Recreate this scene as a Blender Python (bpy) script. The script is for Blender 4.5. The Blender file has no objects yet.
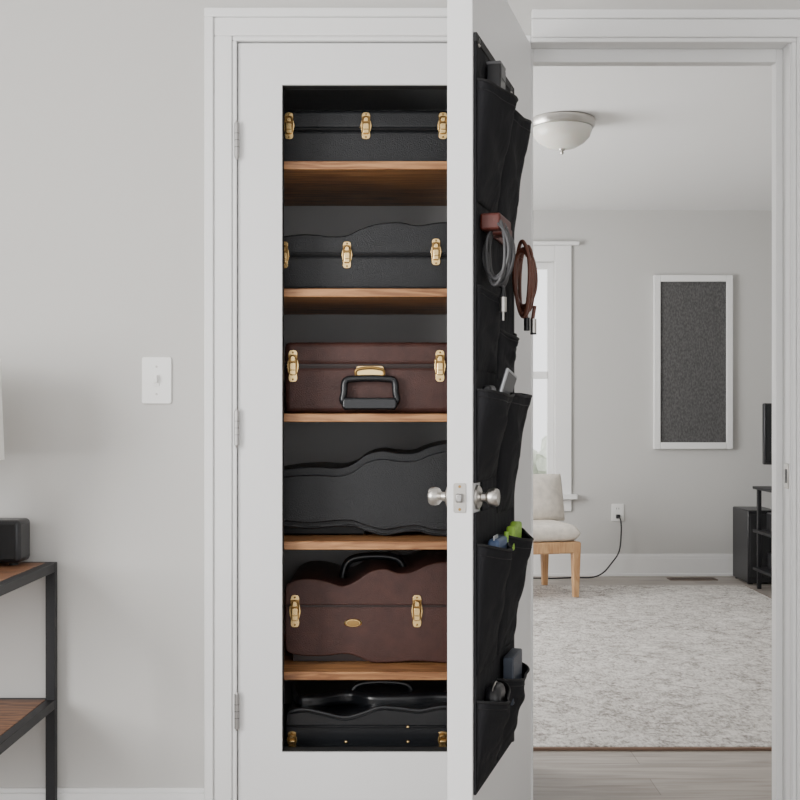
import bpy, bmesh, math, random
from mathutils import Vector, Matrix
random.seed(4)
F=1140.0; CH=1.095; HY=417.0
def mx(px,d): return (px-400)*d/F
def mz(py,d): return CH+(HY-py)*d/F
COL=bpy.context.scene.collection
# ------------------------------------------------------------ materials
def newmat(name):
    m=bpy.data.materials.new(name); m.use_nodes=True
    nt=m.node_tree; return m,nt,nt.nodes['Principled BSDF']
def mat(name,c,rough=0.5,metal=0.0,bump=0.0,bscale=200,var=0.0,vscale=8,spec=None,stretch=None,coat=0,bdist=.002):
    m,nt,b=newmat(name)
    b.inputs['Base Color'].default_value=(*c,1); b.inputs['Roughness'].default_value=rough
    b.inputs['Metallic'].default_value=metal
    if spec is not None: b.inputs['Specular IOR Level'].default_value=spec
    if coat: b.inputs['Coat Weight'].default_value=coat
    tc=nt.nodes.new('ShaderNodeTexCoord'); mp=nt.nodes.new('ShaderNodeMapping')
    nt.links.new(tc.outputs['Object'],mp.inputs[0])
    if stretch: mp.inputs['Scale'].default_value=stretch
    if bump:
        n=nt.nodes.new('ShaderNodeTexNoise'); n.inputs['Scale'].default_value=bscale; n.inputs['Detail'].default_value=4
        bp=nt.nodes.new('ShaderNodeBump'); bp.inputs['Strength'].default_value=bump; bp.inputs['Distance'].default_value=bdist
        nt.links.new(mp.outputs[0],n.inputs[0]); nt.links.new(n.outputs[0],bp.inputs['Height']); nt.links.new(bp.outputs[0],b.inputs['Normal'])
    if var:
        n=nt.nodes.new('ShaderNodeTexNoise'); n.inputs['Scale'].default_value=vscale; n.inputs['Detail'].default_value=5
        r=nt.nodes.new('ShaderNodeValToRGB')
        r.color_ramp.elements[0].position=0.3; r.color_ramp.elements[1].position=0.7
        r.color_ramp.elements[0].color=(*[x*(1-var) for x in c],1); r.color_ramp.elements[1].color=(*[min(1,x*(1+var)) for x in c],1)
        nt.links.new(mp.outputs[0],n.inputs[0]); nt.links.new(n.outputs[0],r.inputs[0]); nt.links.new(r.outputs[0],b.inputs['Base Color'])
    return m
def woodmat(name,c1,c2,scale=(2,30,30),rough=0.4,dist=1.5):
    m,nt,b=newmat(name); b.inputs['Roughness'].default_value=rough
    tc=nt.nodes.new('ShaderNodeTexCoord'); mp=nt.nodes.new('ShaderNodeMapping'); mp.inputs['Scale'].default_value=scale
    n=nt.nodes.new('ShaderNodeTexNoise'); n.inputs['Scale'].default_value=1.6; n.inputs['Detail'].default_value=9; n.inputs['Distortion'].default_value=dist
    r=nt.nodes.new('ShaderNodeValToRGB'); r.color_ramp.elements[0].position=.36; r.color_ramp.elements[1].position=.64
    r.color_ramp.elements[0].color=(*c1,1); r.color_ramp.elements[1].color=(*c2,1)
    bp=nt.nodes.new('ShaderNodeBump'); bp.inputs['Strength'].default_value=.15; bp.inputs['Distance'].default_value=.001
    L=nt.links.new
    L(tc.outputs['Object'],mp.inputs[0]); L(mp.outputs[0],n.inputs[0]); L(n.outputs[0],r.inputs[0]); L(r.outputs[0],b.inputs['Base Color']); L(n.outputs[0],bp.inputs['Height']); L(bp.outputs[0],b.inputs['Normal'])
    return m
def floormat():
    m,nt,b=newmat('floor_planks'); b.inputs['Roughness'].default_value=.45
    L=nt.links.new
    tc=nt.nodes.new('ShaderNodeTexCoord')
    br=nt.nodes.new('ShaderNodeTexBrick'); br.inputs['Scale'].default_value=1; br.inputs['Brick Width'].default_value=1.2; br.inputs['Row Height'].default_value=.15
    br.inputs['Mortar Size'].default_value=.0012; br.offset=.37
    br.inputs['Color1'].default_value=(.33,.295,.265,1); br.inputs['Color2'].default_value=(.41,.375,.34,1); br.inputs['Mortar'].default_value=(.2,.17,.15,1)
    mp=nt.nodes.new('ShaderNodeMapping'); mp.inputs['Scale'].default_value=(1.5,16,1)
    n=nt.nodes.new('ShaderNodeTexNoise'); n.inputs['Scale'].default_value=2; n.inputs['Detail'].default_value=9; n.inputs['Distortion'].default_value=1
    r=nt.nodes.new('ShaderNodeValToRGB'); r.color_ramp.elements[0].position=.3; r.color_ramp.elements[1].position=.7
    r.color_ramp.elements[0].color=(.68,.66,.64,1); r.color_ramp.elements[1].color=(1.12,1.12,1.12,1)
    mi=nt.nodes.new('ShaderNodeMix'); mi.data_type='RGBA'; mi.blend_type='MULTIPLY'; mi.inputs[0].default_value=1
    L(tc.outputs['Object'],br.inputs[0]); L(tc.outputs['Object'],mp.inputs[0]); L(mp.outputs[0],n.inputs[0]); L(n.outputs[0],r.inputs[0])
    L(br.outputs[0],mi.inputs[6]); L(r.outputs[0],mi.inputs[7]); L(mi.outputs[2],b.inputs['Base Color'])
    return m
def rugmat():
    m,nt,b=newmat('rug_distressed'); b.inputs['Roughness'].default_value=.95; b.inputs['Specular IOR Level'].default_value=.1
    L=nt.links.new; tc=nt.nodes.new('ShaderNodeTexCoord')
    def noise(s,d,dist=0,st=(1,1,1)):
        mp=nt.nodes.new('ShaderNodeMapping'); mp.inputs['Scale'].default_value=st
        n=nt.nodes.new('ShaderNodeTexNoise'); n.inputs['Scale'].default_value=s; n.inputs['Detail'].default_value=d; n.inputs['Distortion'].default_value=dist; n.inputs['Roughness'].default_value=.72
        L(tc.outputs['Object'],mp.inputs[0]); L(mp.outputs[0],n.inputs[0]); return n
    a=noise(15,10,1.3); c=noise(1.8,4); fcn=noise(70,5,0,(1.4,.6,1))
    v=nt.nodes.new('ShaderNodeTexVoronoi'); v.feature='DISTANCE_TO_EDGE'; v.inputs['Scale'].default_value=6
    mpv=nt.nodes.new('ShaderNodeMixRGB'); mpv.inputs[0].default_value=.12
    L(tc.outputs['Object'],mpv.inputs[1]); L(a.outputs['Color'],mpv.inputs[2]); L(mpv.outputs[0],v.inputs[0])
    def math_(op,x,y):
        q=nt.nodes.new('ShaderNodeMath'); q.operation=op
        for i,t in enumerate((x,y)):
            if isinstance(t,float): q.inputs[i].default_value=t
            else: L(t,q.inputs[i])
        return q.outputs[0]
    s=math_('ADD',math_('MULTIPLY',a.outputs[0],.50),math_('MULTIPLY',c.outputs[0],.14))
    s=math_('ADD',s,math_('MULTIPLY',fcn.outputs[0],.46))
    ed=math_('SUBTRACT',.06,v.outputs[0]); ed=math_('MAXIMUM',ed,0.0); s=math_('SUBTRACT',s,math_('MULTIPLY',ed,.9))
    r=nt.nodes.new('ShaderNodeValToRGB'); e=r.color_ramp.elements
    e[0].position=.42; e[0].color=(.21,.19,.175,1); e[1].position=.64; e[1].color=(.70,.67,.635,1)
    k=e.new(.50); k.color=(.38,.355,.33,1); k=e.new(.56); k.color=(.56,.535,.505,1)
    L(s,r.inputs[0]); L(r.outputs[0],b.inputs['Base Color'])
    bp=nt.nodes.new('ShaderNodeBump'); bp.inputs['Strength'].default_value=.5; bp.inputs['Distance'].default_value=.004; L(fcn.outputs[0],bp.inputs['Height']); L(bp.outputs[0],b.inputs['Normal'])
    return m
WALL=mat('wall_paint_greige',(.56,.55,.53),.85,bump=.12,bscale=180)
WALL2=mat('wall_paint_far',(.55,.545,.53),.85,bump=.1,bscale=180)
TRIM=mat('trim_white',(.82,.82,.815),.38)
DOORM=mat('door_white',(.80,.80,.80),.42,bump=.03,bscale=60)
CEIL=mat('ceiling_white',(.85,.85,.85),.9,bump=.1,bscale=250)
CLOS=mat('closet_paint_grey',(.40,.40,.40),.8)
FLOOR=floormat(); RUG=rugmat()
SHELF=woodmat('shelf_wood',(.20,.080,.028),(.48,.235,.095),(3,35,35),.4)
TABW=woodmat('table_wood',(.08,.032,.015),(.29,.135,.065),(3,25,25),.5,2.5)
CHAIRW=woodmat('chair_wood',(.45,.24,.11),(.62,.38,.19),(20,20,3),.45)
BLKM=mat('black_metal',(.012,.012,.014),.5,metal=.2)
TOLEX=mat('black_tolex',(.0105,.0115,.0135),.42,bump=.9,bscale=300,spec=.42)
GLOSSB=mat('black_abs',(.008,.009,.011),.24,bump=.2,bscale=500)
BROWN=mat('brown_vinyl',(.058,.022,.017),.44,bump=.9,bscale=300,var=.18,vscale=30,spec=.4)
PIPING=mat('case_piping',(.005,.005,.006),.45,spec=.3)
BPIPE=mat('case_piping_brown',(.022,.009,.007),.4)
GOLD=mat('latch_brass',(.82,.58,.26),.25,metal=1)
GOLDD=mat('latch_brass_dark',(.36,.22,.08),.35,metal=1)
NICK=mat('satin_nickel',(.52,.50,.47),.32,metal=1)
HNG=mat('hinge_nickel',(.38,.37,.36),.4,metal=1)
FAB=mat('organizer_fabric',(.012,.012,.014),.9,bump=.5,bscale=26,spec=.25,stretch=(1,1,.45),bdist=.012)
FABT=mat('organizer_binding',(.005,.005,.006),.7)
PLASW=mat('switch_plastic',(.85,.85,.83),.35)
SLOT=mat('slot_dark',(.02,.02,.02),.6)
BLKP=mat('black_plastic',(.012,.012,.014),.35)
BOX1=mat('speaker_mesh',(.010,.010,.011),.7,bump=.6,bscale=700)
SHADE=mat('lampshade_linen',(.85,.84,.80),.9,bump=.3,bscale=400)
CER=mat('lamp_ceramic',(.55,.53,.5),.3)
GREY=mat('device_grey',(.12,.12,.125),.5)
CABG=mat('cable_dark_grey',(.060,.060,.063),.45)
BRC=mat('cable_brown',(.12,.040,.023),.45)
LEATH=mat('leather_redbrown',(.085,.016,.010),.5,bump=.3,bscale=150)
SILV=mat('tablet_silver',(.5,.51,.53),.3,metal=.8)
GREEN=mat('green_packet',(.28,.50,.05),.4)
BLUE=mat('blue_packet',(.06,.10,.20),.4)
SLATE=mat('slate_notebook',(.04,.05,.07),.5)
CUSH=mat('cushion_cream',(.70,.65,.58),.95,bump=1,bscale=60,var=.12,vscale=25)
def panelmat():
    m,nt,b=newmat('acoustic_fabric'); b.inputs['Roughness'].default_value=.95; b.inputs['Specular IOR Level'].default_value=.1
    L=nt.links.new; tc=nt.nodes.new('ShaderNodeTexCoord'); mp=nt.nodes.new('ShaderNodeMapping')
    mp.inputs['Scale'].default_value=(1,1,.5)
    L(tc.outputs['Object'],mp.inputs[0])
    n=nt.nodes.new('ShaderNodeTexNoise'); n.inputs['Scale'].default_value=110; n.inputs['Detail'].default_value=4; L(mp.outputs[0],n.inputs[0])
    r=nt.nodes.new('ShaderNodeValToRGB'); r.color_ramp.elements[0].position=.35; r.color_ramp.elements[1].position=.65
    r.color_ramp.elements[0].color=(.070,.069,.070,1); r.color_ramp.elements[1].color=(.125,.123,.123,1)
    L(n.outputs[0],r.inputs[0]); L(r.outputs[0],b.inputs['Base Color']); return m
PANEL=panelmat()
mg,nt,b=newmat('alabaster_glass'); b.inputs['Base Color'].default_value=(.74,.72,.66,1); b.inputs['Roughness'].default_value=.25; b.inputs['Subsurface Weight'].default_value=.2; GLASSF=mg
mg,nt,b=newmat('window_glass'); b.inputs['Base Color'].default_value=(1,1,1,1); b.inputs['Roughness'].default_value=0
mxn=nt.nodes.new('ShaderNodeMixShader'); tr=nt.nodes.new('ShaderNodeBsdfTransparent'); mxn.inputs[0].default_value=.06
nt.links.new(tr.outputs[0],mxn.inputs[1]); nt.links.new(b.outputs[0],mxn.inputs[2]); nt.links.new(mxn.outputs[0],nt.nodes['Material Output'].inputs[0]); GLASS=mg
# ------------------------------------------------------------ geometry helpers
def fin(name,bm,m,bev=0,seg=3,smooth=True,ang=35):
    me=bpy.data.meshes.new(name); bmesh.ops.recalc_face_normals(bm,faces=bm.faces[:]); bm.to_mesh(me); bm.free()
    if smooth:
        for p in me.polygons: p.use_smooth=True
        me.set_sharp_from_angle(angle=math.radians(ang))
    o=bpy.data.objects.new(name,me); COL.objects.link(o)
    if m: me.materials.append(m)
    if bev:
        md=o.modifiers.new('bev','BEVEL'); md.width=bev; md.segments=seg; md.limit_method='ANGLE'; md.angle_limit=math.radians(35)
    return o
def box(name,x0,x1,y0,y1,z0,z1,m,bev=0,seg=2):
    bm=bmesh.new(); bmesh.ops.create_cube(bm,size=1)
    for v in bm.verts: v.co=Vector(((x0+x1)/2+v.co.x*(x1-x0),(y0+y1)/2+v.co.y*(y1-y0),(z0+z1)/2+v.co.z*(z1-z0)))
    return fin(name,bm,m,bev,seg,smooth=bool(bev))
def multibox(name,boxes,m,bev=0):
    bm=bmesh.new()
    for (x0,x1,y0,y1,z0,z1) in boxes:
        r=bmesh.ops.create_cube(bm,size=1)
        for v in r['verts']: v.co=Vector(((x0+x1)/2+v.co.x*(x1-x0),(y0+y1)/2+v.co.y*(y1-y0),(z0+z1)/2+v.co.z*(z1-z0)))
    return fin(name,bm,m,bev,2,smooth=bool(bev))
def prism(name,pts,y0,y1,m,bev=0,seg=3):
    bm=bmesh.new(); a=[bm.verts.new((x,y0,z)) for x,z in pts]; c=[bm.verts.new((x,y1,z)) for x,z in pts]; n=len(pts)
    bm.faces.new(a); bm.faces.new(c[::-1])
    for i in range(n): bm.faces.new((a[i],a[(i+1)%n],c[(i+1)%n],c[i]))
    return fin(name,bm,m,bev,seg)
def lathe(name,prof,m,loc=(0,0,0),rot=None,n=40):
    bm=bmesh.new(); rings=[]
    for r,z in prof:
        if r<1e-6: rings.append([bm.verts.new((0,0,z))])
        else: rings.append([bm.verts.new((r*math.cos(2*math.pi*i/n),r*math.sin(2*math.pi*i/n),z)) for i in range(n)])
    for A,B in zip(rings,rings[1:]):
        for i in range(n):
            j=(i+1)%n
            if len(A)==1 and len(B)==1: continue
            if len(A)==1: bm.faces.new((A[0],B[i],B[j]))
            elif len(B)==1: bm.faces.new((A[i],A[j],B[0]))
            else: bm.faces.new((A[i],A[j],B[j],B[i]))
    M=Matrix.Translation(loc)@(rot.to_4x4() if rot else Matrix())
    bm.transform(M); return fin(name,bm,m)
RX=Matrix.Rotation(math.radians(90),3,'X')
def cyl(name,p0,p1,r,m,n=24,r2=None):
    p0=Vector(p0); p1=Vector(p1); d=p1-p0; r2=r if r2 is None else r2
    q=d.to_track_quat('Z','Y').to_matrix(); l=d.length
    return lathe(name,[(0,0),(r,0),(r2,l),(0,l)],m,p0,q,n)
def catmull(pts,k=8,closed=False):
    P=[Vector(p) for p in pts]; n=len(P); out=[]
    rng=range(n if closed else n-1)
    for i in rng:
        if closed: a,b_,c,d=P[(i-1)%n],P[i],P[(i+1)%n],P[(i+2)%n]
        else: a,b_,c,d=P[max(i-1,0)],P[i],P[i+1],P[min(i+2,n-1)]
        for j in range(k):
            t=j/k; out.append(.5*((2*b_)+(c-a)*t+(2*a-5*b_+4*c-d)*t*t+(3*b_-a-3*c+d)*t**3))
    if not closed: out.append(P[-1])
    return out
def tube(name,pts,r,m,closed=False,n=8,smooth=6,flat=1.0):
    P=catmull(pts,smooth,closed) if smooth else [Vector(p) for p in pts]
    bm=bmesh.new(); rings=[]; N=len(P); up=Vector((0,0,1)); prev=None
    for i,p in enumerate(P):
        t=(P[(i+1)%N]-P[i-1]) if closed else (P[min(i+1,N-1)]-P[max(i-1,0)])
        t.normalize()
        if prev is None:
            s=t.cross(up)
            if s.length<.1: s=t.cross(Vector((1,0,0)))
        else: s=prev-t*prev.dot(t)
        s.normalize(); prev=s; w=t.cross(s)
        rings.append([bm.verts.new(p+s*math.cos(2*math.pi*k/n)*r+w*math.sin(2*math.pi*k/n)*r*flat) for k in range(n)])
    for i in range(N if closed else N-1):
        A,B=rings[i],rings[(i+1)%N]
        for k in range(n): bm.faces.new((A[k],A[(k+1)%n],B[(k+1)%n],B[k]))
    if not closed: bm.faces.new(rings[0]); bm.faces.new(rings[-1][::-1])
    return fin(name,bm,m,ang=60)
def group(name,objs,M=None):
    e=bpy.data.objects.new(name,None); COL.objects.link(e); e.empty_display_size=.1
    if M is not None: e.matrix_world=M
    for o in objs: o.parent=e
    return e
def rrect(cx,cz,w,h,r,k=6):
    out=[]
    for (sx,sz,a0) in ((1,1,0),(-1,1,90),(-1,-1,180),(1,-1,270)):
        for i in range(k+1):
            a=math.radians(a0+90*i/k); out.append((cx+sx*(w/2-r)+r*math.cos(a),cz+sz*(h/2-r)+r*math.sin(a)))
    return out
# ------------------------------------------------------------ room shell
CZ=2.52; W0=3.0; W1=3.12; FAR=7.86; HEAD=2.082
box('floor',-2.5,3.6,-2.5,8.05,-.08,0,FLOOR)
box('ceiling',-2.5,3.6,-2.5,8.05,CZ,CZ+.1,CEIL)
box('wall_front',-2.5,-.443,W0,W1,0,CZ,WALL)
box('wall_front_header',-.443,1.045,W0,W1,HEAD+.018,CZ,WALL)
box('wall_front_mullion',.252,.330,W0,W1,0,HEAD+.018,WALL)
box('wall_front_right',1.045,3.5,W0,W1,0,CZ,WALL)
multibox('wall_left',[(-2.5,-2.4,-2.5,-.4,0,CZ),(-2.5,-2.4,1.5,3.0,0,CZ),(-2.5,-2.4,-.4,1.5,0,.7),(-2.5,-2.4,-.4,1.5,2.25,CZ)],WALL)
box('wall_right',3.5,3.6,-2.5,8.05,0,CZ,WALL2)
wx0,wx1,wz0,wz1=.35,1.065,.565,2.165
multibox('wall_back',[(-2.5,wx0,FAR,FAR+.12,0,CZ),(wx1,3.5,FAR,FAR+.12,0,CZ),(wx0,wx1,FAR,FAR+.12,0,wz0),(wx0,wx1,FAR,FAR+.12,wz1,CZ)],WALL2)
multibox('wall_far_room_left',[(-1.7,-1.6,W1,4.6,0,CZ),(-1.7,-1.6,6.6,FAR,0,CZ),(-1.7,-1.6,4.6,6.6,0,.6),(-1.7,-1.6,4.6,6.6,2.25,CZ)],WALL2)
CB=3.58
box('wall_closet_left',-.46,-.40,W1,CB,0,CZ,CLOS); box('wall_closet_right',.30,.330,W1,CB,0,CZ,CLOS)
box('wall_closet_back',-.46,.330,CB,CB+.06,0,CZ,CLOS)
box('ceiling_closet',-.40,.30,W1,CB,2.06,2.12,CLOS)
multibox('trim_closet_jamb',[(-.443,-.429,W0,W1,0,HEAD+.018),(.238,.252,W0,W1,0,HEAD+.018),(-.429,.238,W0,W1,HEAD,HEAD+.018)],TRIM)
multibox('trim_doorway_jamb',[(.330,.345,W0,W1,0,HEAD+.018),(1.026,1.045,W0,W1,0,HEAD+.018),(.345,1.026,W0,W1,HEAD,HEAD+.018),
   (1.008,1.026,3.055,3.092,0,HEAD),(.345,.357,3.055,3.092,0,HEAD),(.357,1.008,3.055,3.092,HEAD-.036,HEAD)],TRIM,.0015)
def casing(name,x0,x1,z1,w=.084,legs=(True,True),yb=W0,s=-1):
    B=[]
    def strip(o0,o1,th):
        ya,yb_=(yb+s*th,yb) if s<0 else (yb,yb+th)
        if legs[0]: B.append((x0-o1,x0-o0,ya,yb_,0,z1+o0))
        if legs[1]: B.append((x1+o0,x1+o1,ya,yb_,0,z1+o0))
        B.append((x0-(o1 if legs[0] else 0),x1+(o1 if legs[1] else 0),ya,yb_,z1+o0,z1+o1))
    strip(0,.012,.011); strip(.012,.060,.015); strip(.060,w,.021)
    return multibox(name,B,TRIM,.003)
casing('trim_casing_closet',-.428,.248,HEAD,legs=(True,False))
casing('trim_casing_doorway',.345,1.028,HEAD-.004,legs=(False,True))
multibox('trim_casing_center',[(.252,.264,2.989,3,0,HEAD),(.264,.326,2.985,3,0,HEAD),(.326,.341,2.989,3,0,HEAD)],TRIM,.002)
casing('trim_casing_doorway_rear',.345,1.026,HEAD,yb=W1,s=1)
def baseboard(name,x0,x1,yw,s,h=.12):
    a=[]
    for th,z0,z1 in ((.014,0,h-.03),(.011,h-.03,h-.012),(.007,h-.012,h),(.024,0,.018)):
        a.append((x0,x1,yw-th,yw,z0,z1) if s<0 else (x0,x1,yw,yw+th,z0,z1))
    return multibox(name,a,TRIM,.0015)
baseboard('baseboard_front',-2.4,-.513,W0,-1)
baseboard('baseboard_front_right',1.113,3.5,W0,-1)
baseboard('baseboard_back',-1.6,3.5,FAR,-1,.152)
multibox('baseboard_left',[(-2.4,-2.386,-2.5,2.975,0,.12)],TRIM,.002)
multibox('baseboard_right',[(3.486,3.5,W1+.03,FAR-.03,0,.15)],TRIM,.002)
group('strike_plate',[box('plate',1.0235,1.026,3.008,3.036,.905,.972,NICK,.001),box('bolt_hole',1.0228,1.0236,3.014,3.030,.92,.957,SLOT)])
wy=FAR
parts=[multibox('casing',[(wx1,wx1+.115,wy-.018,wy,wz0-.02,wz1+.11),(wx0-.115,wx0,wy-.018,wy,wz0-.02,wz1+.11),(wx0,wx1,wy-.018,wy,wz1,wz1+.11),
  (wx0-.16,wx1+.165,wy-.045,wy,wz1+.11,wz1+.135),(wx0-.15,wx1+.15,wy-.06,wy+.02,wz0-.035,wz0),(wx0-.115,wx1+.115,wy-.016,wy,wz0-.12,wz0-.035)],TRIM,.003),
 multibox('sash',[(wx0,wx0+.045,wy+.03,wy+.07,wz0,wz1),(wx1-.045,wx1,wy+.03,wy+.07,wz0,wz1),(wx0+.045,wx1-.045,wy+.03,wy+.07,wz0,wz0+.06),(wx0+.045,wx1-.045,wy+.03,wy+.07,wz1-.045,wz1),(wx0+.045,wx1-.045,wy+.025,wy+.07,1.36,1.41)],TRIM,.002),
 box('pane',wx0+.04,wx1-.04,wy+.048,wy+.052,wz0+.05,wz1-.04,GLASS)]
group('window_1',parts)
def sidewin(name,x,y0,y1,z0,z1):
    group(name,[multibox('frame',[(x-.06,x-.02,y0,y0+.06,z0,z1),(x-.06,x-.02,y1-.06,y1,z0,z1),(x-.06,x-.02,y0+.06,y1-.06,z0,z0+.06),(x-.06,x-.02,y0+.06,y1-.06,z1-.06,z1),(x-.06,x-.02,(y0+y1)/2-.03,(y0+y1)/2+.03,z0+.06,z1-.06)],TRIM,.002),
      multibox('casing',[(x,x+.018,y0-.09,y0,z0-.09,z1+.09),(x,x+.018,y1,y1+.09,z0-.09,z1+.09),(x,x+.018,y0,y1,z1,z1+.09),(x,x+.03,y0,y1,z0-.09,z0)],TRIM,.002)])
sidewin('assumed_window_near',-2.4,-.4,1.5,.7,2.25)  # unseen window, assumed from light falling from the left; holds the near lamp
sidewin('added_window_far',-1.6,4.6,6.6,.6,2.25)  # unseen window, added as an opening for the far room fill lamp
# ------------------------------------------------------------ closet door
ox0,ox1,oz0,oz1=-.3105,.148,.213,1.969
dx0,dx1,dz0,dz1=-.4255,.2355,.012,2.078
y0,y1=2.999,3.035
cd=[multibox('leaf',[(dx0,ox0,y0,y1,dz0,dz1),(ox1,dx1,y0,y1,dz0,dz1),(ox0,ox1,y0,y1,dz0,oz0),(ox0,ox1,y0,y1,oz1,dz1)],DOORM)]
cd.append(multibox('inner_lip',[(ox0,ox0+.0015,y0+.006,y1+.003,oz0,oz1),(ox1-.002,ox1,y0+.006,y1+.003,oz0,oz1),(ox0,ox1,y0+.006,y1+.003,oz1-.002,oz1),(ox0,ox1,y0+.006,y1+.003,oz0,oz0+.002)],SLOT))
for i,py in enumerate((139.5,428,712)):
    z=mz(py,2.98); X=-.4275
    cd.append(cyl(f'hinge_barrel_{i+1}',(X,2.988,z-.045),(X,2.988,z+.045),.0065,HNG))
    cd.append(cyl(f'hinge_tip_{i+1}',(X,2.988,z+.045),(X,2.988,z+.051),.005,HNG,r2=.003))
    cd.append(cyl(f'hinge_foot_{i+1}',(X,2.988,z-.045),(X,2.988,z-.051),.005,HNG,r2=.003))
    for k in (-.018,.0,.018): cd.append(cyl(f'hinge_knuckle_{i+1}',(X,2.988,z+k-.0006),(X,2.988,z+k+.0006),.0067,SLOT))
group('door_1',cd)
# ------------------------------------------------------------ shelves
SH=[]
for i,h in enumerate((.6846,.3436,.009,-.333,-.682,-.900)):
    t=CH+h; SH.append(t+.0015)
    shp=[box('board',-.3995,.2995,3.05,CB-.001,t-.022,t,SHELF if i<5 else SLOT,.0015)]
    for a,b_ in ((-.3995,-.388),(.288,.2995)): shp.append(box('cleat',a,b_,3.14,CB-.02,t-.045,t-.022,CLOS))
    group('closet_shelf',shp)
# ------------------------------------------------------------ instrument cases
ZF=3.13
def X(px,d=ZF): return mx(px,d)
def Z(py,d=ZF): return mz(py,d)
def latch(cx,cz,h=.072,w=.026,y=ZF,up=True):
    o=[]; pts=[]; n=28
    for i in range(n):
        a=2*math.pi*i/n; c,s=math.cos(a),math.sin(a)
        zz=h/2*(abs(s)**.8)*(1 if s>=0 else -1); ww=w/2*(abs(c)**.55)*(1 if c>=0 else -1)
        ww*=(.72+.28*abs(math.cos(zz/h*2*math.pi)))
        pts.append((cx+ww,cz+zz))
    o.append(prism('latch_plate',pts,y-.003,y+.001,GOLD,.0008,2))
    o.append(prism('latch_recess',rrect(cx,cz+.004,w*.74,h*.62,.005),y-.0036,y-.0028,GOLDD))
    o.append(prism('latch_lever',rrect(cx,cz-.008,w*.56,h*.40,.004),y-.011,y-.003,GOLD,.0025,3))
    o.append(prism('latch_hook',rrect(cx,cz+h*.24,w*.42,h*.2,.003),y-.008,y-.003,GOLD,.0015,2))
    o.append(tube('latch_bail',[(cx-w*.3,y-.007,cz-.004),(cx-w*.3,y-.009,cz+h*.22),(cx,y-.010,cz+h*.32),(cx+w*.3,y-.009,cz+h*.22),(cx+w*.3,y-.007,cz-.004)],.0016,GOLDD,n=6))
    for k in (-1,1): o.append(lathe('latch_rivet',[(0,.0022),(.0022,.0016),(.003,0)],GOLDD,(cx,y-.003,cz+k*h*.42),RX,12))
    o.append(box('latch_slot',cx-w*.2,cx+w*.2,y-.0115,y-.0108,cz-.013,cz-.010,GOLDD))
    o.append(box('latch_gap',cx-w*.33,cx+w*.33,y-.0085,y-.0035,cz+h*.125,cz+h*.15,GOLDD))
    return o
def case(x0,x1,top,bot,seam,m,pip,d=.40,bev=.012,base=None,y=ZF):
    T=[(p.x,p.y) for p in catmull([Vector((a,b_)) for a,b_ in top],10)]
    Bm=[(p.x,p.y) for p in catmull([Vector((a,b_)) for a,b_ in bot],10)]
    o=[]
    if seam is None:
        o.append(prism('shell',T+Bm[::-1],y,y+d,m,bev,4)); return o
    o.append(prism('lid',[(x0,seam+.001)]+T+[(x1,seam+.001)],y,y+d,m,bev,4))
    o.append(prism('body',[(x0,seam-.001)]+Bm+[(x1,seam-.001)],y,y+d,m,bev,4))
    o.append(box('lid_core',x0+.012,x1-.012,y+.004,y+d-.004,seam-.016,seam+.016,pip))
    o.append(box('seam_piping',x0+.004,x1-.004,y-.002,y+.006,seam-.003,seam+.003,pip,.0015))
    return o
s=SH[0]; x0,x1=-.385,.285
t=s+.158
c=case(x0,x1,[(x0,t-.0),(x0+.2,t),(x1,t)],[(x0,s),(x1,s)],Z(129),TOLEX,PIPING)
for px in (289,366,443): c+=latch(X(px),Z(126),.074,.031)
group('guitar_case',c)
s=SH[1]
top=[(x0,Z(240)),(X(290),Z(235)),(X(310),Z(234)),(X(330),Z(236)),(X(347),Z(235)),(X(362),Z(228)),(X(380),Z(223)),(X(400),Z(222)),(X(418),Z(225)),(X(440),Z(222)),(X(470),Z(222)),(x1,Z(226))]
c=case(x0,x1,top,[(x0,s),(x1,s)],Z(254),TOLEX,PIPING,bev=.014)
for px,py in ((284,255),(347,255),(436,252)): c+=latch(X(px),Z(py),.074,.030)
group('guitar_case',c)
s=SH[2]; bx0=X(284.5)
t=Z(342)
c=case(bx0,x1,[(bx0,t),(0,t),(x1,t)],[(bx0,s),(x1,s)],Z(366),BROWN,BPIPE,bev=.015)
for px in (293,440): c+=latch(X(px),Z(366),.088,.032)
cx=X(370); y=ZF
c.append(prism('handle_plate',rrect(cx,Z(371),.076,.028,.008),y-.004,y+.001,GOLD,.001,2))
c.append(tube('handle_bail',[(X(356),y-.008,Z(376)),(X(357),y-.012,Z(370)),(X(370),y-.013,Z(368)),(X(383),y-.012,Z(370)),(X(384),y-.008,Z(376))],.004,GOLDD))
c.append(tube('handle_loop',[(X(346),y-.020,Z(381)),(X(356),y-.020,Z(379)),(X(370),y-.020,Z(378.5)),(X(384),y-.020,Z(379)),(X(394),y-.020,Z(381)),(X(395.5),y-.022,Z(392)),(X(395),y-.022,Z(403)),(X(370),y-.022,Z(405)),(X(345),y-.022,Z(403)),(X(344.5),y-.022,Z(392))],.0095,GLOSSB,closed=True))
c.append(prism('handle_grip',rrect(cx,Z(404.0),.150,.034,.012),y-.036,y-.010,GLOSSB,.006,4))
group('instrument_case',c)
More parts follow.
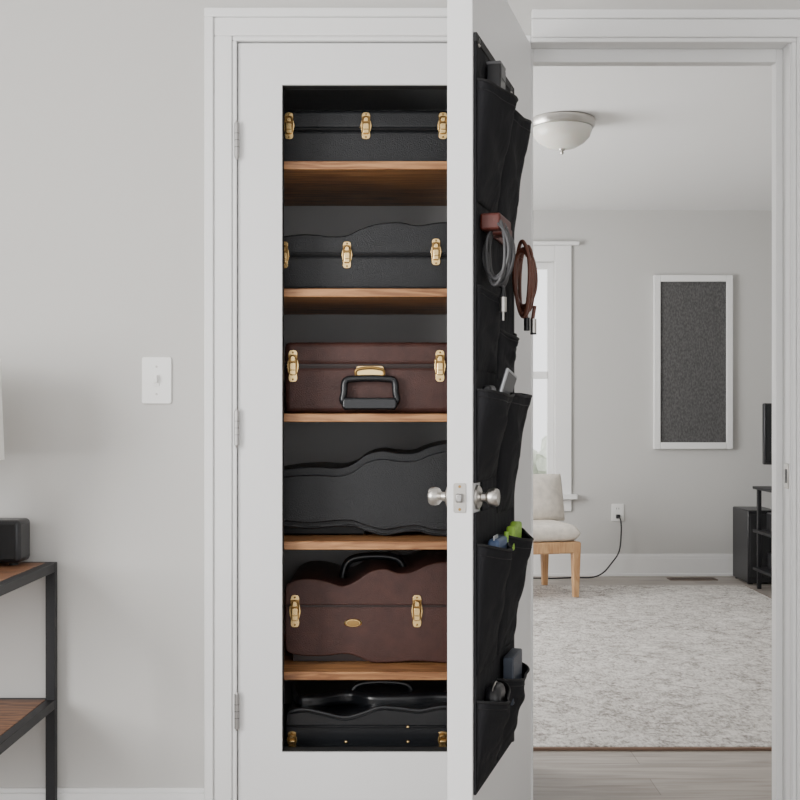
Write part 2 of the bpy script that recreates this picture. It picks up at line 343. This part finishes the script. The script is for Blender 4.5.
# case D : black guitar-shaped with domed front shell
s=SH[3]
yD=3.17
XD=lambda p:mx(p,yD); ZD=lambda p:mz(p,yD)
top=[(x0,ZD(474)),(XD(285),ZD(469)),(XD(315),ZD(467)),(XD(338),ZD(468)),(XD(353),ZD(464)),(XD(366),ZD(455)),(XD(382),ZD(451)),(XD(398),ZD(453)),(XD(415),ZD(453)),(XD(430),ZD(447)),(XD(448),ZD(443)),(XD(475),ZD(441)),(x1,ZD(448))]
bot=[(x0,ZD(524)),(XD(285),ZD(527)),(XD(310),ZD(529)),(XD(335),ZD(527)),(XD(352),ZD(527)),(XD(368),ZD(532)),(XD(384),s+.001),(XD(402),ZD(533)),(XD(418),ZD(532)),(XD(434),s+.001),(XD(460),s),(x1,s+.003)]
c=case(x0,x1,top,bot,None,TOLEX,PIPING,bev=.016,y=yD,d=.36)
mid=lambda P,dz,i0,i1:[(a,b_+dz) for a,b_ in P[i0:i1]]
T=[(p.x,p.y) for p in catmull([Vector(q) for q in [(x0+.02,top[0][1]-.03)]+mid(top,-.022,1,-1)+[(x1-.02,top[-1][1]-.03)]],8)]
B_=[(p.x,p.y) for p in catmull([Vector(q) for q in [(x0+.02,bot[0][1]+.02)]+mid(bot,.018,1,-1)+[(x1-.02,bot[-1][1]+.02)]],8)]
c.append(prism('domed_face',T+B_[::-1],yD-.016,yD+.01,TOLEX,.013,5))
c.append(tube('rim_upper',[(a,yD+.004,b_-.007) for a,b_ in top],.004,GLOSSB,n=6))
c.append(tube('rim_lower',[(a,yD+.004,b_+.006) for a,b_ in bot],.0045,GLOSSB,n=6))
c.append(box('rear_foot_rail',x0+.03,XD(365),yD+.04,yD+.32,s,s+.03,PIPING,.004))
group('guitar_case',c)
# case E : brown shaped
s=SH[4]
yE=3.15
XE=lambda p:mx(p,yE); ZE=lambda p:mz(p,yE)
ex0=XE(285)
top=[(ex0,ZE(594)),(ex0+.006,ZE(585)),(XE(297),ZE(580)),(XE(312),ZE(579)),(XE(328),ZE(582)),(XE(343),ZE(586)),(XE(356),ZE(581)),(XE(370),ZE(572)),(XE(385),ZE(569)),(XE(398),ZE(573)),(XE(412),ZE(572)),(XE(428),ZE(565)),(XE(446),ZE(562)),(XE(480),ZE(563)),(x1,ZE(575))]
bot=[(ex0,ZE(642)),(ex0+.008,ZE(652)),(XE(303),ZE(656)),(XE(325),ZE(656)),(XE(345),ZE(654)),(XE(358),ZE(657)),(XE(370),ZE(662)),(XE(384),s+.001),(XE(400),ZE(662)),(XE(418),ZE(661)),(XE(444),s+.001),(XE(480),s+.001),(x1,ZE(655))]
c=case(ex0,x1,top,bot,ZE(606),BROWN,BPIPE,y=yE,bev=.015)
c.append(box('rear_foot',ex0+.02,x1-.02,yE+.03,yE+.36,s,s+.03,BPIPE))
c.append(tube('lower_rim',[(a,yE+.010,b_+.004) for a,b_ in bot[1:-1]],.0045,PIPING,n=6))
for px,py in ((295,611),(417,611)): c+=latch(XE(px),ZE(py),.090,.032,yE)
for nm,pr,mm,sx in (('oval_badge',[(0,.004),(.010,.0035),(.0125,0)],GOLD,2.0),('oval_badge_inset',[(0,.0046),(.0085,.0042),(.009,.003)],GOLDD,2.1)):
    q=lathe(nm,pr,mm,(0,0,0),RX,32); q.data.transform(Matrix.Translation((XE(353),yE,ZE(623)))@Matrix.Diagonal((sx,1,1,1))); c.append(q)
hy=yE+.14; zt=ZE(572)
c.append(tube('top_handle',[(XE(340),hy,zt-.035),(XE(344),hy,zt+.004),(XE(353),hy,zt+.021),(XE(372),hy,zt+.027),(XE(390),hy,zt+.024),(XE(400),hy,zt+.012),(XE(405),hy,zt-.02)],.011,GLOSSB))
group('guitar_case',c)
# case F : black at the bottom
s=SH[5]
yF=3.11
XF=lambda p:mx(p,yF); ZFf=lambda p:mz(p,yF)
fx0_=XF(286)
def planshape(name,pts,z0,z1,m,bev):
    C=catmull([Vector(p) for p in pts],8,True)
    bm=bmesh.new(); a=[bm.verts.new((p.x,p.y,z0)) for p in C]; e=[bm.verts.new((p.x,p.y,z1)) for p in C]
    bm.faces.new(a[::-1]); bm.faces.new(e)
    for i in range(len(a)): bm.faces.new((a[i],a[(i+1)%len(a)],e[(i+1)%len(a)],e[i]))
    return fin(name,bm,m,bev,4)
top=[(fx0_,ZFf(716)),(fx0_+.01,ZFf(710)),(XF(305),ZFf(708)),(XF(325),ZFf(712)),(XF(345),ZFf(716)),(XF(362),ZFf(712)),(XF(380),ZFf(706)),(XF(400),ZFf(707)),(XF(420),ZFf(709)),(XF(446),ZFf(705)),(x1,ZFf(706))]
c=case(fx0_,x1,top,[(fx0_,s+.012),(fx0_+.010,s+.001),(0,s),(x1,s)],ZFf(727),GLOSSB,PIPING,d=.30,y=yF,bev=.010)
c.append(tube('lid_rim',[(a,yF+.001,b_-.010) for a,b_ in top[1:]],.003,GLOSSB,n=6))
c.append(planshape('carved_lid',[(fx0_+.02,yF+.06),(XF(310),yF+.030),(XF(345),yF+.085),(XF(372),yF+.040),(XF(410),yF+.045),(XF(440),yF+.06),(x1-.03,yF+.05),(x1-.03,yF+.27),(XF(400),yF+.28),(fx0_+.02,yF+.27)],ZFf(709)-.012,ZFf(709)+.030,GLOSSB,.014))
hz=ZFf(709)+.028
c.append(tube('top_handle',[(XF(350),yF+.10,hz-.01),(XF(356),yF+.10,hz+.014),(XF(372),yF+.10,hz+.022),(XF(392),yF+.10,hz+.022),(XF(408),yF+.10,hz+.014),(XF(414),yF+.10,hz-.01)],.008,GLOSSB))
for px in (292,443): c+=latch(XF(px),ZFf(740),.048,.030,yF)
for px,py in ((346,742),(408,742),(408,727)): c.append(lathe('rivet',[(0,.003),(.003,.002),(.0045,0)],GOLD,(XF(px),yF-.001,ZFf(py)),RX,14))
group('guitar_case',c)
# ------------------------------------------------------------ open door
DL=.69; DT=.053; dd=Vector((.2796,.9601,0))
MD=Matrix.Translation((.146,2.2875,0))@Matrix.Rotation(math.atan2(dd.y,dd.x),4,'Z')
DTOP=2.058
o=[box('leaf',0,DL,0,DT,.012,DTOP,DOORM,.002)]
for z0,z1 in ((.22,.95),(1.1,1.9)):
    o.append(multibox('panel_moulding',[(.11,.58,DT,DT+.006,z0,z0+.02),(.11,.58,DT,DT+.006,z1-.02,z1),(.11,.13,DT,DT+.006,z0+.02,z1-.02),(.56,.58,DT,DT+.006,z0+.02,z1-.02)],DOORM,.002))
kz=.932; ks=.034
for sg,yb in ((-1,-.001),(1,DT)):
    R=RX if sg<0 else Matrix.Rotation(math.radians(-90),3,'X')
    o.append(lathe('knob_rose',[(0,0),(.025,0),(.025,.004),(.020,.008),(.010,.011),(.009,.019),(.012,.022),(.017,.026),(.019,.033),(.019,.040),(.016,.045),(.008,.047),(0,.047)],NICK,(ks,yb,kz),R,36))
q=prism('latch_faceplate',rrect(0,0,.026,.060,.004),-.0015,.001,NICK,.0005,2)
q.data.transform(Matrix.Translation((0,DT/2,kz))@Matrix.Rotation(math.radians(-90),4,'Z')); o.append(q)
o.append(box('latch_bolt',-.011,0,DT/2-.007,DT/2+.007,kz-.009,kz+.009,HNG,.003))
for k in (-.023,.023): o.append(cyl('faceplate_screw',(-.0028,DT/2,kz+k),(-.001,DT/2,kz+k),.003,GOLDD,12))
for zc in (.25,1.03,1.82):
    o.append(cyl('hinge_barrel',(DL+.003,DT+.001,zc-.045),(DL+.003,DT+.001,zc+.045),.0065,NICK))
group('door_2',o,MD)
# organizer
o=[multibox('back_panel',[(.004,.412,-.006,-.0005,.335,.902),(.004,.412,-.006,-.0005,.962,1.866),(.066,.412,-.006,-.0005,.902,.962)],FAB,.001)]
o.append(multibox('binding',[(.002,.414,-.008,-.0005,1.850,1.868),(.402,.414,-.008,-.0005,.333,1.85)],FABT,.001))
def pocket(s0,s1,z0,z1,B,seed):
    rnd=random.Random(seed); ph=rnd.uniform(0,6); k=rnd.uniform(.9,1.1); bm=bmesh.new(); nu,nv=26,26; G=[]
    for j in range(nv+1):
        v=j/nv; row=[]
        for i in range(nu+1):
            u=i/nu; sn=max(0,math.sin(math.pi*u))
            prof=(.05+.95*v**.9)
            b_=B*k*(sn**.5)*prof
            b_+=.005*math.sin(8*u+ph+3*v)*sn*(.3+v)+.0022*math.sin(15*v+5*u+ph*2)*sn
            b_+=.0030*max(0,math.sin(11*(v+.6*u)+ph))**3*sn - .0025*max(0,math.sin(13*(v-.7*u)+2*ph))**4*sn
            zz=z0+(z1-z0)*v-(.014+.005*math.sin(ph))*sn*v
            if j==0: b_*=.7
            row.append(bm.verts.new((s0+(s1-s0)*u,-.0065-max(b_,0.0),zz)))
        G.append(row)
    for j in range(nv):
        for i in range(nu): bm.faces.new((G[j][i],G[j][i+1],G[j+1][i+1],G[j+1][i]))
    back=[bm.verts.new((s0+(s1-s0)*i/nu,-.0062,z0)) for i in range(nu+1)]
    for i in range(nu): bm.faces.new((back[i],back[i+1],G[0][i+1],G[0][i]))
    rim=[tuple(v.co) for v in G[-1]]; hem=[(v.co.x,v.co.y-.0008,v.co.z) for v in G[-3]]
    p=fin('pocket',bm,FAB,ang=80); md=p.modifiers.new('s','SOLIDIFY'); md.thickness=.002; md.offset=0
    return [p,tube('pocket_rim',rim,.0028,FABT,n=6,smooth=0),tube('pocket_hem',hem,.0012,FABT,n=5,smooth=0)]
spec=[((1.775,1.53,.052),(1.775,1.50,.046)),((1.36,1.19,.026),(1.29,1.18,.024)),((1.15,.968,.052),(1.15,.885,.048)),((.838,.575,.052),(.838,.575,.050)),((.522,.345,.052),(.522,.345,.053))]
for i,(n_,f_) in enumerate(spec):
    o+=pocket(.008,.205,n_[1],n_[0],n_[2],i*2+1)
    o+=pocket(.212,.408,f_[1],f_[0],f_[2],i*2+2)
for sx in (.03,.2,.38): o.append(lathe('grommet',[(.004,.0),(.010,.0),(.009,.002),(.005,.002)],NICK,(sx,-.006,1.855),RX,16))
group('hanging_door_organizer',o,MD)
def L(name,objs,rot=None): return group(name,objs,MD)
L('black_device_box',[box('body',.085,.14,-.040,-.010,1.735,1.830,BLKP,.003),box('label',.09,.135,-.0412,-.0402,1.80,1.822,GREY),box('end_cap',.084,.141,-.0405,-.0095,1.826,1.833,GREY,.002)])
L('leather_strap',[prism('wrap',rrect(.09,1.492,.12,.034,.006),-.050,-.008,LEATH,.005),box('tab',.04,.14,-.054,-.050,1.474,1.488,LEATH,.001),box('snap_strap',.15,.36,-.014,-.008,1.478,1.494,LEATH,.001),lathe('snap',[(0,.003),(.005,.002),(.006,0)],NICK,(.08,-.054,1.481),RX,16)])
def coil(name,sc,yc,zc,ry,rz,turns,r,m,seed):
    pts=[]; n=14
    for k in range(turns*n):
        a=2*math.pi*k/n+math.pi/2; w=1+.18*math.sin(k*.37+seed)
        pts.append((sc+.03*math.sin(k*.21+seed)+.02*math.cos(a),yc+ry*w*math.cos(a),zc+rz*(2-w)*math.sin(a)))
    return tube(name,pts,r,m,n=7,smooth=3)
def jack(sc,yc,z):
    return [cyl('plug_body',(sc,yc,z),(sc,yc,z-.030),.0075,NICK,16),cyl('plug_boot',(sc,yc,z+.020),(sc,yc,z),.004,BLKP,12,r2=.006),cyl('plug_tip',(sc,yc,z-.030),(sc,yc,z-.048),.003,NICK,12)]
g=[coil('loops',.06,-.040,1.430,.027,.058,6,.0036,CABG,1),tube('tail',[(.08,-.050,1.40),(.08,-.048,1.385),(.082,-.046,1.375),(.08,-.046,1.362)],.004,CABG),
   cyl('cable_tie',(.06,-.030,1.476),(.06,-.052,1.476),.009,LEATH,14)]
g+=jack(.08,-.046,1.342); L('instrument_cable',g)
g=[coil('loops',.345,-.044,1.408,.023,.072,6,.0044,BRC,2),tube('tail_a',[(.37,-.035,1.345),(.37,-.042,1.33),(.37,-.045,1.322)],.0045,BRC),tube('tail_b',[(.36,-.065,1.35),(.36,-.062,1.33),(.36,-.060,1.318)],.0045,BRC)]
g+=[cyl('plug_body',(.37,-.045,1.324),(.37,-.045,1.294),.0070,BLKP,14),cyl('plug_body',(.36,-.062,1.320),(.36,-.062,1.288),.0070,NICK,14),cyl('plug_ring',(.36,-.062,1.288),(.36,-.062,1.284),.0074,BLKP,14)]
L('instrument_cable',g)
g=[box('body',.10,.20,-.004,.004,-.05,.065,SILV,.003),box('screen',.106,.194,-.0048,-.004,-.044,.059,GREY)]
for q in g: q.data.transform(Matrix.Translation((.0,-.032,1.150))@Matrix.Rotation(math.radians(8),4,'Y')@Matrix.Rotation(math.radians(16),4,'X'))
L('tablet',g)
L('battery_charger',[box('body',.035,.085,-.030,-.012,1.09,1.160,BLKP,.005),box('face',.04,.08,-.0315,-.030,1.13,1.155,GREY,.002)])
L('snack_packet',[prism('packet',[(.235,.80),(.325,.80),(.345,.858),(.32,.850),(.30,.862),(.27,.848),(.245,.856)],-.040,-.020,GREEN,.006)])
L('cable_bundle_pouch',[prism('pouch',rrect(.115,.815,.10,.055,.012),-.040,-.016,BLUE,.006),box('card',.07,.11,-.030,-.027,.79,.850,SILV,.001),cyl('pen_cap',(.155,-.035,.79),(.165,-.037,.850),.005,GREEN)])
L('sunglasses_case',[prism('shell',rrect(.10,.495,.08,.09,.03),-.042,-.010,BLKP,.012,4),tube('zip',[(.065,-.026,.50),(.070,-.026,.530),(.10,-.026,.542),(.130,-.026,.530),(.135,-.026,.50)],.002,NICK,n=6)])
L('notebook',[box('cover',.24,.35,-.038,-.014,.46,.565,SLATE,.003),box('pages',.243,.352,-.035,-.017,.465,.562,GREY)])
# ------------------------------------------------------------ light switch
zc=mz(380.5,3); xc=mx(157,3)
group('light_switch',[prism('plate',rrect(xc,zc,.078,.123,.006),W0-.006,W0,PLASW,.002,3),prism('toggle_frame',rrect(xc,zc,.016,.032,.002),W0-.008,W0-.006,PLASW,.0005,1),
  prism('toggle',rrect(xc,zc+.004,.009,.020,.002),W0-.019,W0-.008,PLASW,.002,2),cyl('screw_top',(xc,W0-.0072,zc+.036),(xc,W0-.006,zc+.036),.003,NICK,12),cyl('screw_bottom',(xc,W0-.0072,zc-.036),(xc,W0-.006,zc-.036),.003,NICK,12)])
# ------------------------------------------------------------ console table
tr_=-.897; tb=2.985; tf=2.50; tl=-1.95; T=.716; LS=.360; b=.024
fr=[]
for xa in (tl,tr_-b):
    for ya in (tf,tb-b): fr.append((xa,xa+b,ya,ya+b,0,T))
for z in (T-.024,LS-.024):
    for ya in (tf,tb-b): fr.append((tl+b,tr_-b,ya,ya+b,z,z+.024))
    for xa in (tl,tr_-b): fr.append((xa,xa+b,tf+b,tb-b,z,z+.024))
group('console_table',[multibox('frame',fr,BLKM,.001),box('top_board',tl+b,tr_-b,tf+b,tb-b,T-.02,T+.001,TABW,.001),box('lower_board',tl+b,tr_-b,tf+b,tb-b,LS-.02,LS+.001,TABW,.001)])
xs=mx(19,2.87)
group('bookshelf_speaker',[box('cabinet',xs-.19,xs,2.875,2.965,T+.009,T+.118,BLKP,.012,4),box('grille',xs-.18,xs-.01,2.870,2.877,T+.018,T+.110,BOX1,.004),
   cyl('foot_left',(xs-.16,2.92,T+.001),(xs-.16,2.92,T+.01),.012,BLKP,16),cyl('foot_right',(xs-.03,2.92,T+.001),(xs-.03,2.92,T+.01),.012,BLKP,16)])
lx=-1.102; ly=2.72
group('table_lamp',[lathe('shade',[(.140,1.236),(.150,.992),(.148,.992),(.138,1.236)],SHADE,(lx,ly,0)),
   lathe('base',[(0,T+.001),(.06,T+.001),(.062,T+.012),(.04,T+.02),(.055,T+.06),(.068,T+.11),(.055,T+.17),(.022,T+.21),(.012,T+.23),(.008,T+.30),(0,T+.30)],CER,(lx,ly,0)),
   cyl('stem',(lx,ly,.95),(lx,ly,1.23),.004,NICK,12),multibox('spider',[(lx-.139,lx+.139,ly-.002,ly+.002,1.226,1.230),(lx-.002,lx+.002,ly-.139,ly+.139,1.226,1.230)],NICK)])
# ------------------------------------------------------------ far room
rp=box('rug_pile',-.8,2.22,3.75,7.34,0.0,.012,RUG,.003)
rb=mat('rug_binding',(.22,.14,.10),.9)
bd=multibox('binding',[(-.8,2.22,3.738,3.75,0,.010),(-.8,2.22,7.34,7.35,0,.010),(2.22,2.23,3.738,7.35,0,.010)],rb,.002)
group('area_rug',[rp,bd])
cl=(mx(562,5.46),5.46,CZ)
group('ceiling_light',[lathe('canopy',[(0,0),(.150,0),(.158,-.006),(.158,-.030),(.150,-.042),(.138,-.046)],NICK,cl),
  lathe('bowl',[(.142,-.038),(.143,-.055),(.132,-.085),(.108,-.110),(.072,-.131),(.030,-.141),(0,-.143)],GLASSF,cl),
  lathe('finial',[(0,-.139),(.016,-.141),(.014,-.149),(.006,-.153),(.009,-.159),(.006,-.167),(0,-.170)],NICK,cl,n=20)])
fx0,fx1=mx(654,FAR-.03),mx(733,FAR-.03); fz1,fz0=mz(275,FAR-.03),mz(449,FAR-.03); fw=.045
group('framed_acoustic_panel',[multibox('frame',[(fx0,fx0+fw,FAR-.035,FAR,fz0,fz1),(fx1-fw,fx1,FAR-.035,FAR,fz0,fz1),(fx0+fw,fx1-fw,FAR-.035,FAR,fz0,fz0+fw),(fx0+fw,fx1-fw,FAR-.035,FAR,fz1-fw,fz1)],TRIM,.004),
  box('fabric',fx0+fw,fx1-fw,FAR-.022,FAR-.002,fz0+fw,fz1-fw,PANEL)])
oxc=mx(617.5,FAR); ozc=mz(512.5,FAR)
group('wall_outlet',[prism('plate',rrect(oxc,ozc,.085,.12,.006),FAR-.007,FAR,PLASW,.002,3),
  prism('socket_upper',rrect(oxc,ozc+.027,.034,.030,.010),FAR-.009,FAR-.007,PLASW,.0005,1),box('slot_a',oxc-.009,oxc-.006,FAR-.0096,FAR-.009,ozc+.022,ozc+.034,SLOT),box('slot_b',oxc+.006,oxc+.009,FAR-.0096,FAR-.009,ozc+.022,ozc+.034,SLOT)])
group('power_cord',[box('plug',oxc-.014,oxc+.014,FAR-.035,FAR-.0098,ozc-.040,ozc-.012,BLKP,.004),
  tube('cord',[(oxc,FAR-.034,ozc-.028),(oxc+.012,FAR-.05,ozc-.05),(oxc+.015,FAR-.055,ozc-.13),(oxc+.0,FAR-.06,ozc-.26),(oxc-.06,FAR-.075,.09),(oxc-.12,FAR-.09,.03),(oxc-.2,FAR-.12,.006),(oxc-.32,FAR-.12,.006),(oxc-.45,FAR-.16,.006),(oxc-.62,FAR-.15,.006)],.005,BLKP)])
vx=mx(692,7.7); vb=[(vx-.16,vx+.16,7.64,7.652,0,.005),(vx-.16,vx+.16,7.738,7.75,0,.005),(vx-.16,vx-.148,7.652,7.738,0,.005),(vx+.148,vx+.16,7.652,7.738,0,.005)]
for i in range(14):
    a=vx-.14+i*.0205; vb.append((a,a+.008,7.652,7.738,0,.004))
VENT=mat('vent_bronze',(.16,.11,.08),.5,metal=.5)
group('floor_vent',[multibox('grille',vb,VENT),box('duct',vx-.148,vx+.148,7.652,7.738,0.0005,.001,SLOT)])
# accent chair
MC=Matrix.Translation((1.085,6.83,.013))@Matrix.Rotation(math.radians(14),4,'Z')
ch=[]
w,dp=.62,.56
def taper(name,x,y,z0,z1,a0,a1,m,lean=(0,0)):
    bm=bmesh.new(); q=[]
    for z,a,l in ((z0,a0,1),(z1,a1,0)):
        q.append([bm.verts.new((x+sx*a+lean[0]*l,y+sy*a+lean[1]*l,z)) for sx,sy in ((-1,-1),(1,-1),(1,1),(-1,1))])
    bm.faces.new(q[0][::-1]); bm.faces.new(q[1])
    for i in range(4): bm.faces.new((q[0][i],q[0][(i+1)%4],q[1][(i+1)%4],q[1][i]))
    return fin(name,bm,m,.005,3)
for i,(x,y) in enumerate(((-.025,.025),(-w+.025,.025),(-.025,dp-.025),(-w+.025,dp-.025))):
    ch.append(taper(f'leg_{i+1}',x,y,0,.33,.017,.026,CHAIRW))
ch.append(multibox('seat_rail',[(-w,0,0,.045,.265,.335),(-w,0,dp-.045,dp,.265,.335),(-w,-w+.045,.045,dp-.045,.265,.335),(-.045,0,.045,dp-.045,.265,.335)],CHAIRW,.008))
ch.append(box('seat_slab',-w+.02,-.02,.02,dp-.02,.32,.335,CHAIRW))
for x in (-w+.03,-.09): ch.append(taper('back_post',x,dp-.03,.33,.62,.022,.014,CHAIRW))
ch.append(box('back_rail',-w+.04,-.10,dp-.045,dp-.02,.53,.59,CHAIRW,.01)); ch.append(box('back_rail_low',-w+.04,-.10,dp-.045,dp-.02,.42,.47,CHAIRW,.01))
def pillow(name,cx,cy,cz,w_,h_,t_,rot,m,e=4):
    bm=bmesh.new(); n=24
    S=[math.sin((i/n-.5)*math.pi) for i in range(n+1)]
    for sd in (1,-1):
        G=[[bm.verts.new((u*w_/2,v*h_/2,sd*t_/2*(max(0,(1-abs(u)**e)*(1-abs(v)**e)))**.5)) for u in S] for v in S]
        for v in range(n):
            for u in range(n): bm.faces.new((G[v][u],G[v][u+1],G[v+1][u+1],G[v+1][u]))
    bmesh.ops.remove_doubles(bm,verts=bm.verts[:],dist=1e-5)
    bm.transform(Matrix.Translation((cx,cy,cz))@rot); return fin(name,bm,m,ang=80)
ch.append(pillow('seat_cushion',-w/2,dp/2-.005,.385,w-.005,dp-.01,.11,Matrix(),CUSH,14))
group('accent_chair',ch,MC)
group('throw_pillow',[pillow('pillow',-.23,.39,.575,.54,.30,.15,Matrix.Rotation(math.radians(76),4,'X'),CUSH,3.5)],MC)
sx0=mx(745,7.5)
group('subwoofer_speaker',[box('cabinet',sx0,sx0+.2,7.44,7.78,.01,.485,BLKP,.006),box('grille',sx0+.012,sx0+.188,7.43,7.441,.05,.46,BOX1,.003),
  multibox('feet',[(sx0+.01,sx0+.04,7.46,7.49,0,.012),(sx0+.16,sx0+.19,7.46,7.49,0,.012),(sx0+.01,sx0+.04,7.73,7.76,0,.012),(sx0+.16,sx0+.19,7.73,7.76,0,.012)],BLKP)])
mx0=2.275; ma=[(mx0,mx0+.025,6.85,6.875,.0,.64),(mx0,mx0+.025,7.25,7.275,0,.64),(3.2,3.225,6.85,6.875,0,.64),(3.2,3.225,7.25,7.275,0,.64)]
for z in (.12,.36,.635): ma.append((mx0-.02,3.24,6.83,7.295,z,z+.018))
group('media_stand',[multibox('rack',ma,BLKM,.003),box('receiver',2.32,2.76,6.9,7.22,.379,.49,BLKP,.006),box('receiver_display',2.42,2.68,6.893,6.901,.42,.45,GREY),
   box('game_console',2.85,3.12,6.9,7.2,.379,.44,BLKP,.006),box('player',2.32,2.78,6.9,7.2,.139,.24,BLKP,.006)])
tvx=2.255
group('television',[box('bezel',tvx,3.25,7.06,7.10,.80,1.18,BLKP,.006),box('screen',tvx+.012,3.238,7.055,7.061,.815,1.168,GLOSSB),box('neck',2.72,2.80,7.07,7.095,.665,.82,BLKP,.004),box('foot',2.56,2.96,6.98,7.18,.654,.67,BLKP,.004)])
# ------------------------------------------------------------ exterior garden beyond window
GR=mat('lawn',(.62,.66,.55),.9,var=.15,vscale=2); LEAF=mat('foliage',(.66,.70,.60),.9,var=.2,vscale=6)  # greens lightened in the colour, standing in for sunlight on the garden
box('ground_lawn',-12,14,8.3,30,-.5,-.4,GR)
bm=bmesh.new()
for k in range(70):
    r=random.uniform(.3,.6); M=Matrix.Translation((random.uniform(-4,8),random.uniform(17,19),random.uniform(-.3,.7)))@Matrix.Diagonal((r,r,r*.8,1))
    bmesh.ops.create_icosphere(bm,subdivisions=2,radius=1,matrix=M)
for v in bm.verts: v.co+=Vector((random.uniform(-.08,.08),)*3)
fin('garden_hedge',bm,LEAF)
# ------------------------------------------------------------ lights / world / camera
w=bpy.data.worlds.new('World'); bpy.context.scene.world=w; w.use_nodes=True
bg=w.node_tree.nodes['Background']; bg.inputs[0].default_value=(.985,.99,1,1); bg.inputs[1].default_value=2.3
def area(name,loc,rot,sx,sy,p,c=(1,.99,.975)):
    l=bpy.data.lights.new(name,'AREA'); l.shape='RECTANGLE'; l.size=sx; l.size_y=sy; l.energy=p; l.color=c
    ob=bpy.data.objects.new(name,l); ob.location=loc; ob.rotation_euler=[math.radians(a) for a in rot]; COL.objects.link(ob)
area('assumed_light_near',(-2.47,.55,1.5),(0,-90,0),1.5,1.9,150)  # area lamp added out of view in the assumed window, lighting from the left
area('fill_light_far',(-1.68,5.6,1.45),(0,-90,0),1.6,2.0,165)  # added out-of-view fill lamp that brightens the far room
cam=bpy.data.cameras.new('camera'); co=bpy.data.objects.new('camera',cam); COL.objects.link(co)
co.location=(0,0,CH); co.rotation_euler=(math.radians(90),0,0)
cam.sensor_width=36; cam.lens=F/800*36; cam.shift_y=17/800; cam.clip_start=.05; cam.clip_end=100
bpy.context.scene.camera=co
